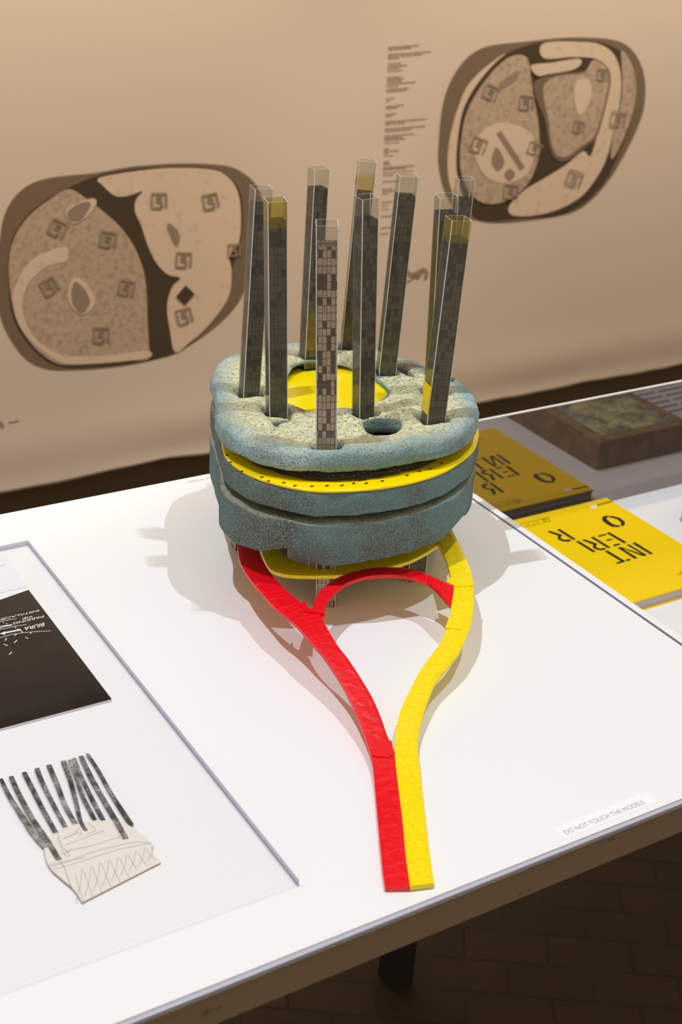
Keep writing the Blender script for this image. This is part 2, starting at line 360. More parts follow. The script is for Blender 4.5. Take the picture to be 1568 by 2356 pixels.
wpoly('outer_quarter', [(1395, 110), (1450, 190), (1475, 290), (1465, 430), (1410, 600), (1335, 730), (1352, 560), (1392, 400), (1398, 250)], FR, 4, p_tan2, spr)
wpoly('brown_margin', [(900, 300), (960, 262), (1070, 240), (1190, 225), (1245, 160), (1320, 215), (1332, 300), (1300, 450), (1255, 600), (1190, 660), (1090, 735), (1020, 725), (985, 640), (960, 500), (920, 400)], FR, 4, p_band, spr)
wpoly('grey_quarter', [(965, 300), (1050, 255), (1180, 240), (1235, 168), (1310, 215), (1322, 300), (1288, 450), (1245, 590), (1180, 645), (1085, 712), (1030, 705), (1000, 640), (980, 500), (955, 380)], FR, 5, p_tan2, spr)
wpoly('oval_quarter', [(800, 140), (840, 140), (870, 170), (882, 250), (900, 380), (925, 520), (932, 660), (915, 760), (870, 860), (800, 930), (720, 970), (640, 978), (565, 945), (510, 860), (484, 760), (490, 620), (520, 470), (580, 350), (660, 240), (740, 165)], FR, 5, p_tan2, spr, 120)
wpoly('pale_road', [(885, 198), (1000, 182), (1150, 160), (1166, 188), (1130, 218), (1060, 235), (990, 245), (920, 255)], FR, 6, p_light, spr, 60)
wpoly('pale_pond', [(1130, 310), (1180, 270), (1225, 300), (1215, 400), (1160, 480), (1130, 400)], FR, 6, p_light, spr, 60)
wpoly('pale_court', [(560, 660), (620, 560), (720, 520), (860, 560), (905, 640), (880, 780), (800, 850), (700, 860), (610, 800)], FR, 6, p_light, spr, 80)
wpoly('pool', [(690, 660), (735, 740), (700, 792), (662, 740)], FR, 7, p_mid, spr, 40)
wpoly('pool', [(820, 225), (790, 290), (720, 325), (715, 290)], FR, 6, p_mid, spr, 40)
wpoly('pool', [(765, 780), (795, 810), (765, 850), (735, 815)], FR, 7, p_mid, spr, 40)
wpoly('long_building', [(690, 580), (715, 565), (850, 770), (825, 790)], FR, 7, p_mid, spr, None)
for a in ((660, 350, 25, 75), (860, 408, 5, 75), (590, 650, 22, 78), (905, 668, 22, 66), (772, 910, 5, 75), (1375, 500, 10, 75), (1130, 835, 20, 78), (1155, 545, 10, 60), (1290, 250, 10, 60)):
    wmark(*a, FR, spr, 9)
# text column: lines of tiny print
tb = MB(); R_ = random.Random(3)
rows = [(92, 175, 7), (104, 130, 7), (133, 240, 7), (146, 190, 6), (158, 60, 5), (186, 75, 6), (200, 110, 7), (214, 70, 5), (228, 85, 5), (262, 75, 7), (274, 95, 6), (286, 85, 6), (299, 160, 7), (314, 70, 5), (330, 125, 6), (342, 110, 6), (382, 45, 6), (396, 22, 5), (425, 100, 7), (438, 62, 5), (470, 60, 6), (483, 38, 5), (512, 235, 7), (526, 110, 6), (552, 230, 7), (566, 150, 6), (592, 170, 6), (604, 100, 7), (616, 120, 5), (632, 85, 6), (665, 30, 6), (678, 80, 7), (692, 25, 5), (706, 52, 5), (738, 35, 7), (752, 40, 6), (770, 175, 8), (782, 130, 5), (800, 170, 5), (815, 60, 5), (850, 110, 7), (892, 60, 6), (905, 80, 6), (920, 40, 5), (965, 60, 6), (985, 40, 5), (1005, 40, 5), (1045, 100, 7), (1110, 90, 7), (1145, 50, 5)]
lasty = rows[0][0]
for y, wdt, h_ in rows:
    if y - lasty > 19: tb.build('text_paragraph', p_text, banner); tb = MB()
    lasty = y
    x0 = 82 - (y - 92) * .043; x = x0
    while x < x0 + wdt:
        w_ = min(R_.uniform(8, 34), x0 + wdt - x); sl = -.075
        tb.poly(wp([(x, y + (x - x0) * sl), (x + w_, y + (x + w_ - x0) * sl), (x + w_, y + h_ + (x + w_ - x0) * sl), (x, y + h_ + (x - x0) * sl)], *FR, .001))
        x += w_ + R_.uniform(2, 5)
tb.build('text_paragraph', p_text, banner)
FS = (860, 540, 7.84)
sg = MB(); sg.stroke(wp([(560, 610), (600, 670), (680, 730), (780, 745), (850, 700), (900, 640), (950, 680), (940, 770), (900, 790)], *FS, .001, 40, False), .012, NW)
sg.stroke(wp([(560, 700), (650, 720), (760, 690), (840, 640), (900, 620)], *FS, .0015, 30, False), .009, NW)
sg.stroke(wp([(560, 850), (640, 830), (720, 780), (820, 790)], *FS, .001, 30, False), .006, NW)
sg.build('printed_signature', p_mark, banner)
sg = MB(); ci = [(-8 + 14 * math.cos(t), 988 + 17 * math.sin(t)) for t in [i * math.pi / 12 for i in range(25)]]
sg.stroke([onwall(u, v, .001) for u, v in ci], .010, NW); sg.poly([onwall(u, v, .001) for u, v in ((20, 971), (44, 966), (44, 971), (20, 976))])
sg.build('printed_stamp', p_mark, banner)

# ------------------------------------------------------------------ table
XR = 1.030
table = thing('display_table', 'large white display table with grey-brown edge and dark legs', 'table', (.5, 1.08, 0))
bxo('tabletop', (-.75, .678, TT - .006, XR, 1.484, TT), m_table, table)
bxo('edging_strip', (-.75, .6735, TT - .0065, XR, .6779, TT - .0012), m_edge, table, .0008)
bxo('dark_joint', (-.75, .6770, TT - .0095, XR, .690, TT - .0066), m_seam, table)
bxo('substrate_board', (-.75, .682, TT - .030, XR - .001, 1.480, TT - .0063), m_apron, table)
bxo('apron', (-.75, .680, TT - .046, XR, .700, TT - .0098), m_apron, table)
bxo('apron', (-.75, 1.464, TT - .046, XR, 1.482, TT - .0305), m_apron, table)
for x, y in ((.99, 1.275), (-.55, 1.275), (-.55, .80)):
    bxo('leg', (x - .02, y - .02, 0, x + .02, y + .02, TT - .0305), m_leg, table)
# ------------------------------------------------------------------ sunken display case on the right
ZF = -.198
case = thing('display_case', 'white sunken display case at the right with a dark reflective back panel', 'display case', (1.7, 1.08, 0))
bxo('apron', (XR + .0045, .680, TT - .046, 2.4, .700, TT - .0098), m_apron, case)
bxo('edging_strip', (XR + .0045, .6785, TT - .0095, 2.4, .7045, TT), m_edge, case)
for x, y in ((2.25, .80), (2.25, 1.40), (1.10, .80)):
    if x > 2: bxo('leg', (x - .02, y - .02, 0, x + .02, y + .02, TT + ZF - .0125), m_leg, case)
bxo('case_floor', (XR + .004, .70, TT + ZF - .012, 2.4, YM + .006, TT + ZF), m_panel, case)
bxo('side_wall', (XR + .004, .705, TT + ZF, XR + .014, YM - .001, TT), m_panel, case)
bxo('front_wall', (XR + .014, .705, TT + ZF, 2.4, .715, TT), m_panel, case)
mr = bxo('back_panel', (XR + .006, YM, TT + ZF, 2.4, YM + .004, TT - .0005), m_mirror, case); mr['label'] = 'dark reflective back panel'
bxo('bright_rim', (XR + .006, YM - .0005, TT - .0004, 2.4, YM + .0035, TT + .0010), m_panel, case)
bxo('seam_strip', (XR + .0005, .680, TT - .012, XR + .0035, YM, TT + .0002), m_seam, case)

# ------------------------------------------------------------------ book in the case
ZB = ZF + .020
def bk(u, v, z=ZB): return at(u, v, z)
c_fr, c_nr = bk(1395, 1145), bk(1457, 1385)
x1b = c_fr.x; y1b = c_fr.y; y0b = c_nr.y; x0b = x1b - .215
m_cover = mat('yellow_book_cover', (1.0, .68, .002), .4, .35); m_pages = mat('book_pages', (.62, .57, .53), .8)
k = NT(m_pages); mp = k.new('ShaderNodeMapping'); k.l(k.pos(), mp.inputs[0]); mp.inputs[3].default_value = (1, 1, 1500); k.l(k.ramp(k.noise(mp.outputs[0], 1, 2), [(.3, (.42, .38, .36)), (.6, (.66, .61, .58))]), k.b.inputs['Base Color'])
m_ink = mat('black_ink', (.02, .018, .012), .5); m_white = mat('white_print', (.85, .82, .75), .5)
book = thing('book', 'yellow book with black stencil capitals lying in the sunken case', 'book', ((x0b + x1b) / 2, (y0b + y1b) / 2, TT + ZF))
bxo('back_cover', (x0b, y0b, TT + ZF, x1b, y1b, TT + ZF + .0025), m_cover, book)
bxo('page_block', (x0b + .002, y0b + .002, TT + ZF + .0026, x1b - .002, y1b - .002, TT + ZB - .0026), m_pages, book)
bxo('front_cover', (x0b, y0b, TT + ZB - .0025, x1b, y1b, TT + ZB), m_cover, book)
FB = (1168, 1100, 3.92)
def bp(pts): return [bk(FB[0] + x / FB[2], FB[1] + y / FB[2], ZB + .0004) for x, y in pts]
tl = MB()
for P_ in ([(905, 338), (870, 340), (846, 358), (852, 385), (890, 415), (935, 438), (985, 442), (1012, 436), (1000, 424), (970, 424), (935, 408), (898, 380), (886, 362), (900, 350)],
           [(900, 340), (950, 343), (1005, 358), (1048, 388), (1056, 412), (1040, 430), (1022, 432), (1015, 418), (1020, 402), (990, 374), (945, 358), (910, 352)],
           [(440, 465), (465, 457), (612, 550), (590, 558)], [(350, 483), (385, 477), (490, 512), (462, 522)],
           [(455, 518), (492, 510), (474, 530), (482, 548), (515, 556), (560, 552), (572, 562), (545, 573), (490, 570), (455, 553), (445, 535)],
           [(610, 572), (636, 565), (790, 660), (768, 670)],
           [(745, 535), (770, 528), (925, 625), (902, 632)], [(662, 558), (695, 552), (805, 592), (778, 602)],
           [(772, 598), (808, 590), (792, 608), (800, 626), (830, 635), (872, 628), (886, 636), (860, 650), (812, 648), (772, 632), (762, 614)],
           [(888, 495), (912, 487), (1070, 578), (1046, 588)], [(805, 520), (878, 501), (893, 509), (822, 530)], [(880, 556), (935, 545), (946, 553), (895, 567)], [(942, 603), (1000, 587), (1016, 597), (960, 615)],
           [(870, 660), (896, 652), (1056, 748), (1030, 757)], [(968, 762), (1035, 745), (1058, 752), (990, 773)], [(1055, 738), (1092, 725), (1110, 736), (1076, 749)],
           [(1120, 588), (1145, 578), (1308, 680), (1285, 688)], [(1066, 602), (1092, 597), (1254, 695), (1240, 700)], [(985, 626), (1010, 622), (1168, 718), (1143, 728)], [(1000, 622), (1022, 622), (1250, 697), (1215, 702)]):
    tl.poly(bp(P_))
o = tl.build('title_lettering', m_ink, book); o['label'] = 'black stencil capitals spelling INTERIOR in four rows'
lg = MB(); x = 808
for w_ in (14, 10, 16, 10, 12, 14, 14, 12):
    y = 246 - (x - 808) * .27; lg.poly(bp([(x, y - 8), (x + w_, y - 12), (x + w_, y), (x, y + 4)])); x += w_ + 4
lg.build('publisher_lettering', m_ink, book)
lg = MB(); lg.poly(bp([(768 + 34 * math.cos(t), 258 + 17 * math.sin(t)) for t in [i * math.pi / 10 for i in range(20)]])); lg.build('white_emblem', m_white, book)
lg = MB(); m_olive = mat('olive_print', (.30, .22, .0), .5)
for (xa, ya, xb, yb) in ((112, 412, 222, 385), (222, 385, 375, 350), (145, 447, 235, 425), (235, 425, 385, 385), (112, 412, 145, 447), (222, 385, 235, 425), (350, 355, 385, 385), (245, 400, 285, 390), (160, 425, 200, 415), (300, 372, 345, 362), (305, 382, 350, 372), (315, 392, 355, 385)):
    lg.stroke(bp([(xa, ya), (xb, yb)]), .0008 if xa < 240 and abs(ya - yb) > 12 else .0014, UP)
lg.build('small_logo_print', m_olive, book); lg = MB()
for (xa, ya, xb, yb) in ((1545, 850, 1568, 842), (1530, 872, 1600, 850), (1600, 840, 1640, 828)): lg.stroke(bp([(xa, ya), (xb, yb)]), .0016, UP)
lg.build('small_corner_print', m_olive, book)

# things seen in the reflective panel (they stand to the right of the book)
m_wood = mat('brown_wooden_block', (.30, .18, .10), .6)
k = NT(m_wood); k.l(k.ramp(k.noise(k.pos(), 35, 4, .6), [(.3, (.15, .10, .06)), (.7, (.33, .23, .14))]), k.b.inputs['Base Color'])
m_relief = mat('green_painted_relief', (.3, .33, .2), .7)
k = NT(m_relief); nn = k.noise(k.pos(), 30, 5, .7); k.l(k.ramp(nn, [(.36, (.09, .10, .08)), (.47, (.28, .30, .22)), (.55, (.42, .42, .20)), (.64, (.60, .60, .30))]), k.b.inputs['Base Color']); k.bump(nn, .8, .01)
q = mir(1370, 1083, ZF); bx0 = q.x; by1 = q.y
blk = thing('relief_block', 'brown wooden block with a green relief landscape, right of the yellow book', 'model', (bx0 + .11, by1 - .15, TT + ZF))
bxo('wooden_base', (bx0, by1 - .31, TT + ZF, bx0 + .215, by1, TT + ZF + .055), m_wood, blk, .003)
V = []; F = []; nn_ = 36
for j in range(nn_ + 1):
    for i in range(nn_ + 1):
        a = i / nn_; b = j / nn_; e = min(a, 1 - a, b, 1 - b)
        V.append((bx0 + .022 + .171 * a, by1 - .288 + .266 * b, TT + ZF + .0553 + min(1, e * 9) * (.004 + .016 * abs(noise.noise(Vector((a * 4, b * 5, .5)))))))
for j in range(nn_):
    for i in range(nn_): a = j * (nn_ + 1) + i; F.append((a, a + 1, a + nn_ + 2, a + nn_ + 1))
obj('green_relief', V, F, m_relief, blk, True)
pn = thing('text_panel', 'pale caption panel with small grey text lines, far right in the case', 'label', (bx0 + .42, 1.10, TT + ZF))
bxo('panel_board', (bx0 + .245, .80, TT + ZF, bx0 + .56, 1.30, TT + ZF + .010), mat('pale_board', (.66, .64, .68), .4), pn, .001)
tb = MB()
for i in range(9):
    for j in range(3): tb.poly([Vector((bx0 + .275 + .075 * j, 1.25 - i * .022, TT + ZF + .0104)), Vector((bx0 + .34 + .075 * j, 1.25 - i * .022, TT + ZF + .0104)), Vector((bx0 + .34 + .075 * j, 1.243 - i * .022, TT + ZF + .0104)), Vector((bx0 + .275 + .075 * j, 1.243 - i * .022, TT + ZF + .0104))])
tb.build('text_lines', m_seam, pn)

# ------------------------------------------------------------------ lettering on the table
def text_mesh(txt, p0, p1, hvec, name, m, parent, bold=0.0):
    """text whose baseline runs p0 -> p1 and whose capitals rise by hvec"""
    cu = bpy.data.curves.new(name, 'FONT'); cu.body = txt; cu.offset = bold
    o = bpy.data.objects.new(name, cu); COL.objects.link(o); bpy.context.view_layer.update()
    me = bpy.data.meshes.new_from_object(o.evaluated_get(bpy.context.evaluated_depsgraph_get()))
    bpy.data.objects.remove(o)
    xs = [v.co.x for v in me.vertices]; ys = [v.co.y for v in me.vertices]; x0, x1_ = min(xs), max(xs); y1_ = max(ys)
    for v in me.vertices: v.co = Vector(p0) + (Vector(p1) - Vector(p0)) * ((v.co.x - x0) / (x1_ - x0)) + Vector(hvec) * (v.co.y / y1_)
    me.name = name; return link(name, me, m, parent)
m_gtxt = mat('thin_grey_ink', (.42, .42, .45), .6); m_lab = mat('white_sticker', (.93, .93, .94), .5)
def sticker(P4, label, txt, t0, t1, th, grp=None):
    t = thing('sticker_label', label, 'label', sum(P4, Vector()) / 4 - Vector((0, 0, 0)), grp)
    mb = MB(); mb.poly([p + UP * .0004 for p in P4], -UP * .0004); mb.build('sticker', m_lab, t)
    text_mesh(txt, t0 + UP * .0006, t1 + UP * .0006, th, 'lettering', m_gtxt, t, -.008)
a0, a1 = at(1303, 1921), at(1484, 1850); hv = at(1299, 1911) - at(1303, 1921)
sticker([at(1296, 1932), at(1514, 1845), at(1486, 1822), at(1276, 1905)], 'small white sticker near the front table edge reading DO NOT TOUCH THE MODELS', 'DO NOT TOUCH THE MODELS', a0, a1, Vector((0, .0055, 0)))
b0, b1 = at(474, 1101), at(428, 1108); b0.x += .055
sticker([at(415, 1106), at(412, 1116), at(415, 1116) + Vector((.13, 0, 0)), at(415, 1106) + Vector((.13, 0, 0))], 'small white sticker at the back table edge, facing away, behind the model', 'DO NOT TOUCH THE MODELS', b1 + Vector((.094, 0, 0)), b1, Vector((0, -.0055, 0)))

# ------------------------------------------------------------------ left: papers under acrylic cover
def ap(pts, ox, oy, sc, z): return [at(ox + x / sc, oy + y / sc, z) for x, y in pts]
m_blackcard = mat('black_card', (.032, .026, .024), .4, .12); m_cardedge = mat('white_card_core', (.80, .76, .78), .6)
k = NT(m_blackcard); k.l(k.ramp(k.noise(k.pos(), 22, 3), [(.4, (.014, .010, .010)), (.6, (.020, .015, .013))]), k.b.inputs['Base Color'])
FK = (0, 1220, 4.713)
zc = .0034
cr = [at(65.8, 1357, zc), at(256.7, 1608, zc)]; dl = (at(0, 1380, zc) - at(65.8, 1357, zc)); dl2 = at(0, 1676, zc) - at(256.7, 1608, zc)
cr += [cr[1] + dl2 * 1.5, cr[0] + dl * 4.6]
card = thing('black_card', 'black mounted card with white hand lettering and arrows at the left edge', 'card', sum(cr, Vector()) / 4 - UP * zc)
mb = MB(); mb.poly([p - UP * .0004 for p in cr], -UP * (zc - .0004 - .0002)); mb.build('card_core', m_cardedge, card)
mb = MB(); mb.poly(cr, -UP * .0004); mb.build('black_face', m_blackcard, card)
m_wink = mat('white_lettering', (.86, .84, .80), .5)
zt = zc + .0004
def kp(x, y): return at(FK[0] + x / FK[2], FK[1] + y / FK[2], zt)
def ktxt(txt, s, e, h_):
    a, b = kp(*s), kp(*e); text_mesh(txt, a, b, kp(s[0], s[1] + h_) - a, 'white_lettering', m_wink, card, .012)
ktxt('BIURA', (480, 1002), (262, 1052), 36); ktxt('PARKING', (474, 922), (142, 1002), 22); ktxt('VIP', (358, 925), (240, 948), 20); ktxt('INSTALACJES', (424, 860), (-30, 968), 18)
dm = MB()
for L_, w_ in (([(550, 1090), (400, 1098), (250, 1110), (120, 1130), (0, 1165), (-100, 1200)], .0009), ([(290, 1020), (140, 1045), (0, 1075), (-100, 1100)], .0008), ([(180, 957), (80, 975), (-60, 1000)], .0008),
               ([(228, 1078), (50, 1112)], .0028), ([(130, 1025), (0, 1048)], .0026), ([(342, 1106), (325, 1122)], .001), ([(180, 1125), (155, 1145)], .001), ([(275, 1160), (308, 1176)], .0011), ([(185, 1190), (153, 1222)], .0011), ([(72, 1168), (55, 1198)], .0011), ([(40, 1232), (85, 1252)], .0011), ([(128, 1315), (100, 1350)], .0011),
               ([(30, 995), (45, 1003)], .001), ([(65, 1008), (80, 1018)], .001), ([(160, 1048), (175, 1060)], .001), ([(190, 1067), (203, 1078)], .001), ([(225, 1090), (250, 1110)], .001)):
    dm.stroke([kp(*q) for q in L_], w_, UP)
dm.build('white_line_drawing', m_wink, card); dm = MB()
dm.poly([kp(*q) for q in ((60, 1095), (-5, 1122), (55, 1133))]); dm.build('arrow_head', m_wink, card); dm = MB(); dm.poly([kp(*q) for q in ((15, 1035), (-40, 1052), (12, 1066))])
dm.build('arrow_head', m_wink, card)
# faint second paper at the far left
pp = [at(*q, .0006) for q in ((-60, 1290), (16, 1276), (60, 1350), (-60, 1378))]
mb = MB(); mb.poly(pp, -UP * .0004); o = mb.build('paper_sheet', mat('thin_white_paper', (.84, .84, .88), .7), None); tag(o, 'plain white paper sheet behind the black card at the left edge', 'paper')
mb = MB(); mb.stroke([at(*q, .0009) for q in ((-40, 1322), (-10, 1307), (11, 1298))], .0006, UP); mb.build('pencil_line', m_gtxt, o)

# cut-out drawing
FD = (0, 1220, 2.678); m_ply = mat('cream_card', (.80, .74, .67), .7); m_plye = mat('tan_card_edge', (.55, .36, .18), .7)
m_charc = mat('charcoal_hatching', (.3, .3, .3), .8)
k = NT(m_charc); nn = k.noise(k.pos(), 900, 3, .8); n2 = k.noise(k.pos(), 60, 3, .6)
k.l(k.ramp(k.math('ADD', k.math('MULTIPLY', nn, .55), k.math('MULTIPLY', n2, .5)), [(.42, (.015, .015, .015)), (.52, (.10, .095, .09)), (.62, (.42, .39, .36))]), k.b.inputs['Base Color'])
cut = thing('drawing_cutout', 'cream cut-out sketch of the model with ten dark hatched towers, lying front left', 'drawing', at(230, 1960))
out = [(268, 1960), (285, 1900), (340, 1860), (410, 1825), (500, 1800), (620, 1780), (690, 1784), (760, 1798), (830, 1840), (900, 1890), (934, 1932), (935, 1975), (990, 2045), (505, 2293), (450, 2205), (380, 2150), (310, 2090), (280, 2020)]
mb = MB(); mb.poly(ap(out, *FD, .0022), -UP * .0006); mb.build('cut_card', m_ply, cut)
mb = MB(); mb.poly(ap(out, *FD, .0016), -UP * .0014); mb.build('card_edge', m_plye, cut)
for st, w0, w1 in (([(5, 1530), (60, 1640), (150, 1780), (210, 1870), (285, 1950)], 22, 46), ([(68, 1515), (110, 1610), (190, 1760), (290, 1910), (362, 2030)], 30, 36), ([(148, 1490), (205, 1600), (260, 1710), (345, 1862)], 30, 28),
               ([(226, 1465), (260, 1550), (330, 1690), (405, 1828)], 30, 26), ([(300, 1445), (350, 1560), (400, 1690), (465, 1808)], 32, 26), ([(390, 1420), (430, 1530), (470, 1680), (495, 1790), (530, 1850)], 34, 22),
               ([(428, 1413), (465, 1510), (510, 1640), (585, 1785)], 24, 26), ([(455, 1403), (492, 1500), (560, 1640), (636, 1785)], 26, 28), ([(498, 1390), (560, 1520), (650, 1680), (715, 1790), (775, 1900)], 30, 34), ([(537, 1375), (600, 1470), (690, 1630), (810, 1815)], 20, 30)):
    P_ = smooth_line(st, 16); mb = MB(); L_ = []; R2 = []
    for i, (x, y) in enumerate(P_):
        w_ = (w0 + (w1 - w0) * i / 15) / 2 * (1 + .12 * noise.noise(Vector((i * .7, w1, x)))); L_.append((x - w_, y + .18 * w_)); R2.append((x + w_, y - .22 * w_))
    z_ = .0026 + .00006 * w1 / 10
    mb.poly(ap(L_ + R2[::-1], *FD, z_), -UP * .0005); mb.build('hatched_tower', m_charc, cut)
pl = MB()
for st, w_ in (([(300, 2075), (420, 2040), (560, 1985), (700, 1950), (830, 1920), (930, 1930)], 1), ([(330, 2090), (470, 2050), (700, 1975), (930, 1925)], 1), ([(390, 1900), (470, 1865)], 2), ([(400, 1940), (640, 1850)], 1), ([(400, 1975), (560, 1945), (700, 1900), (780, 1880)], 1),
           ([(355, 1870), (380, 1940), (430, 2005), (400, 2000), (350, 1890)], 1), ([(375, 2000), (430, 1975)], 1), ([(470, 1860), (490, 1830), (500, 1880), (465, 1850)], 1), ([(540, 1800), (590, 1845), (540, 1870)], 1), ([(300, 2060), (520, 2015)], 1), ([(370, 2040), (400, 2090), (440, 2200)], 1.5),
           ([(285, 1900), (270, 1960), (300, 2070), (380, 2150), (450, 2210), (505, 2290)], 1.6), ([(690, 1790), (720, 1850), (740, 1900)], 1)):
    pl.stroke(ap(smooth_line(st, 20), *FD, .0024), .00045 * w_, UP)
for i in range(9):
    t = i / 8; x = 460 + 440 * t; y = 2110 - 150 * t; L2_ = 190 - 110 * t
    pl.stroke(ap([(x, y), (x + 30, y + L2_ * .55), (x + 60, y + L2_ * (1 if i < 6 else .9))], *FD, .0024), .00045, UP)
    pl.stroke(ap([(x + 45, y - 25), (x + 35, y + L2_ * .4), (x + 5, y + L2_ * .95)], *FD, .0024), .00045, UP)
pl.build('pencil_lines', m_gtxt, cut)

# acrylic cover: five clear sheets
ZA = .0062; ac0 = at(688, 2025, ZA); acb = at(65, 1243, ZA); axr = (ac0.x + acb.x) / 2; ay0 = ac0.y; ay1 = acb.y
cover = thing('acrylic_cover', 'low clear acrylic box lid lying over the drawings on the left', 'cover', (axr - .4, (ay0 + ay1) / 2, TT))
def cov(name, a, m): return bxo(name, a, m, cover)
e = .0014
cov('top_sheet', (axr - .95, ay0 + e, TT + ZA - e, axr - e, ay1 - e, TT + ZA), m_acry)
cov('side_sheet', (axr - e, ay0, TT + .0003, axr, ay1, TT + ZA), m_acry_edge)
cov('side_sheet', (axr - .95, ay0, TT + .0003, axr - e, ay0 + e, TT + ZA), m_acry)
cov('side_sheet', (axr - .95, ay1 - e, TT + .0003, axr - e, ay1, TT + ZA), m_acry_edge)

# ------------------------------------------------------------------ the architectural model
model = thing('architectural_model', 'layered blue-green rock model with ten printed towers and red and yellow taped ramps', 'model', (.79, 1.22, TT))

TW = dict(T1=(601, 430, 573, 905, .24, 0), T2=(633, 458, 636, 948, .20, 1), T3=(733, 385, 710, 825, .33, 0), T4=(752, 512, 750, 1022, .04, 2), T5=(844, 368, 802, 800, .08, 1), T6=(843, 452, 835, 950, .36, 0), T7=(937, 402, 888, 848, .18, 0), T8=(1027, 450, 1000, 905, .25, 0), T10=(1070, 410, 1014, 862, .20, 0), T9=(1054, 502, 995, 970, .28, 1))
SIZ = dict(T1=.0222, T2=.0222, T3=.0225, T4=.0222, T5=.0212, T6=.0235, T7=.0225, T8=.0235, T10=.0205, T9=.0250)
towers = {}
for key, (u1, v1, u0, v0, fr, kd) in TW.items():
    b = at(u0, v0, .2); r = _ray(u1, v1); t = CP + r * (b.y / r.y)
    base = b + (b - t) * ((b.z - TT) / (t.z - b.z)); base.z = TT
    ax = (t - base).normalized(); bear = math.atan2(b.y, b.x); th = math.atan(fr / (1 - fr)); ya = bear + th
    ux = Vector((math.cos(ya), math.sin(ya), 0)); ux = (ux - ax * ux.dot(ax)).normalized(); uy = ax.cross(ux)
    s = SIZ[key] / 2 if fr < .1 else SIZ[key] / 2 / (math.cos(th) + math.sin(th)) * 1.16
    towers[key] = dict(base=base, ax=ax, ux=ux, uy=uy, L=(t - base).length, s=s, yaw=ya, kd=kd, slab=b)
def prism(T, s, z0, z1, cham=0.0, uvs=False, name='tube', mats=None, parent=None, faces=(0, 1, 2, 3)):
    """open square sleeve along the tower axis; chamfered corners get material 1"""
    b, ax, ux, uy = T['base'], T['ax'], T['ux'], T['uy']
    cs = []
    for (sx, sy) in ((1, 1), (-1, 1), (-1, -1), (1, -1)):
        if cham:
            first = (sx * s, sy * (s - cham)) if sx * sy > 0 else (sx * (s - cham), sy * s)
            second = (sx * (s - cham), sy * s) if sx * sy > 0 else (sx * s, sy * (s - cham))
            cs += [first, second]
        else: cs.append((sx * s, sy * s))
    n = len(cs); V = [b + ux * c[0] + uy * c[1] + ax * z for z in (z0, z1) for c in cs]
    F = [(i, (i + 1) % n, (i + 1) % n + n, i + n) for i in range(n)]
    if not cham and len(faces) < 4:
        F = [F[i] for i in faces]; us = sorted({i for f in F for i in f}); V = [V[i] for i in us]; F = [tuple(us.index(i) for i in f) for f in F]
    o = obj(name, V, F, mats, parent)
    if cham:
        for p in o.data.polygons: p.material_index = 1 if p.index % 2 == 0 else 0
    if uvs:
        ul = o.data.uv_layers.new(name='UVMap')
        for p in o.data.polygons:
            q = [(0, z0), (1, z0), (1, z1), (0, z1)]
            for li, (uu, vv) in zip(p.loop_indices, q): ul.data[li].uv = (uu + p.index * 3, vv)
    return o
for key, T in towers.items():
    L = T['L']; s = T['s']
    o = prism(T, s, .0005, L, .0009, name='tower', mats=[m_clear, m_corner_glint], parent=model)
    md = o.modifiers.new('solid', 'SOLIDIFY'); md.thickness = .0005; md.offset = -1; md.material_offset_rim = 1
    lab = {'T4': 'front tower with pale facade print', 'T2': 'front left tower with yellow film collar', 'T9': 'right front tower with yellow film patches'}.get(key)
    if lab: o['label'] = lab
    top = L - {'T4': .021, 'T5': .038, 'T2': .022, 'T9': .021}.get(key, .018 if key in ('T1', 'T8') else .023)
    prism(T, s - .0011, .0005 if key != 'T6' else .0005, top, 0, True, 'printed_facade', [m_fac, m_fac2, m_fac4][T['kd']], o)
    if key == 'T2': prism(T, s - .0004, L - .028, L - .001, 0, False, 'yellow_film', m_ytape, o)
    if key == 'T5': prism(T, s - .0004, L - .040, L - .018, 0, False, 'yellow_film', m_ytape2, o)
    if key == 'T9':
        prism(T, s - .0004, L - .024, L - .001, 0, False, 'yellow_film', m_ytape, o)
        prism(T, s + .0003, .212, .246, 0, False, 'yellow_tape_patch', m_plate, o, faces=(0,))
    if key == 'T3': prism(T, s - .0004, .215, .262, 0, False, 'yellow_film', m_ytape, o, faces=(1,))
    if key == 'T8': prism(T, s - .0004, .2, L - .030, 0, False, 'yellow_film', m_ytape, o, faces=(0,))

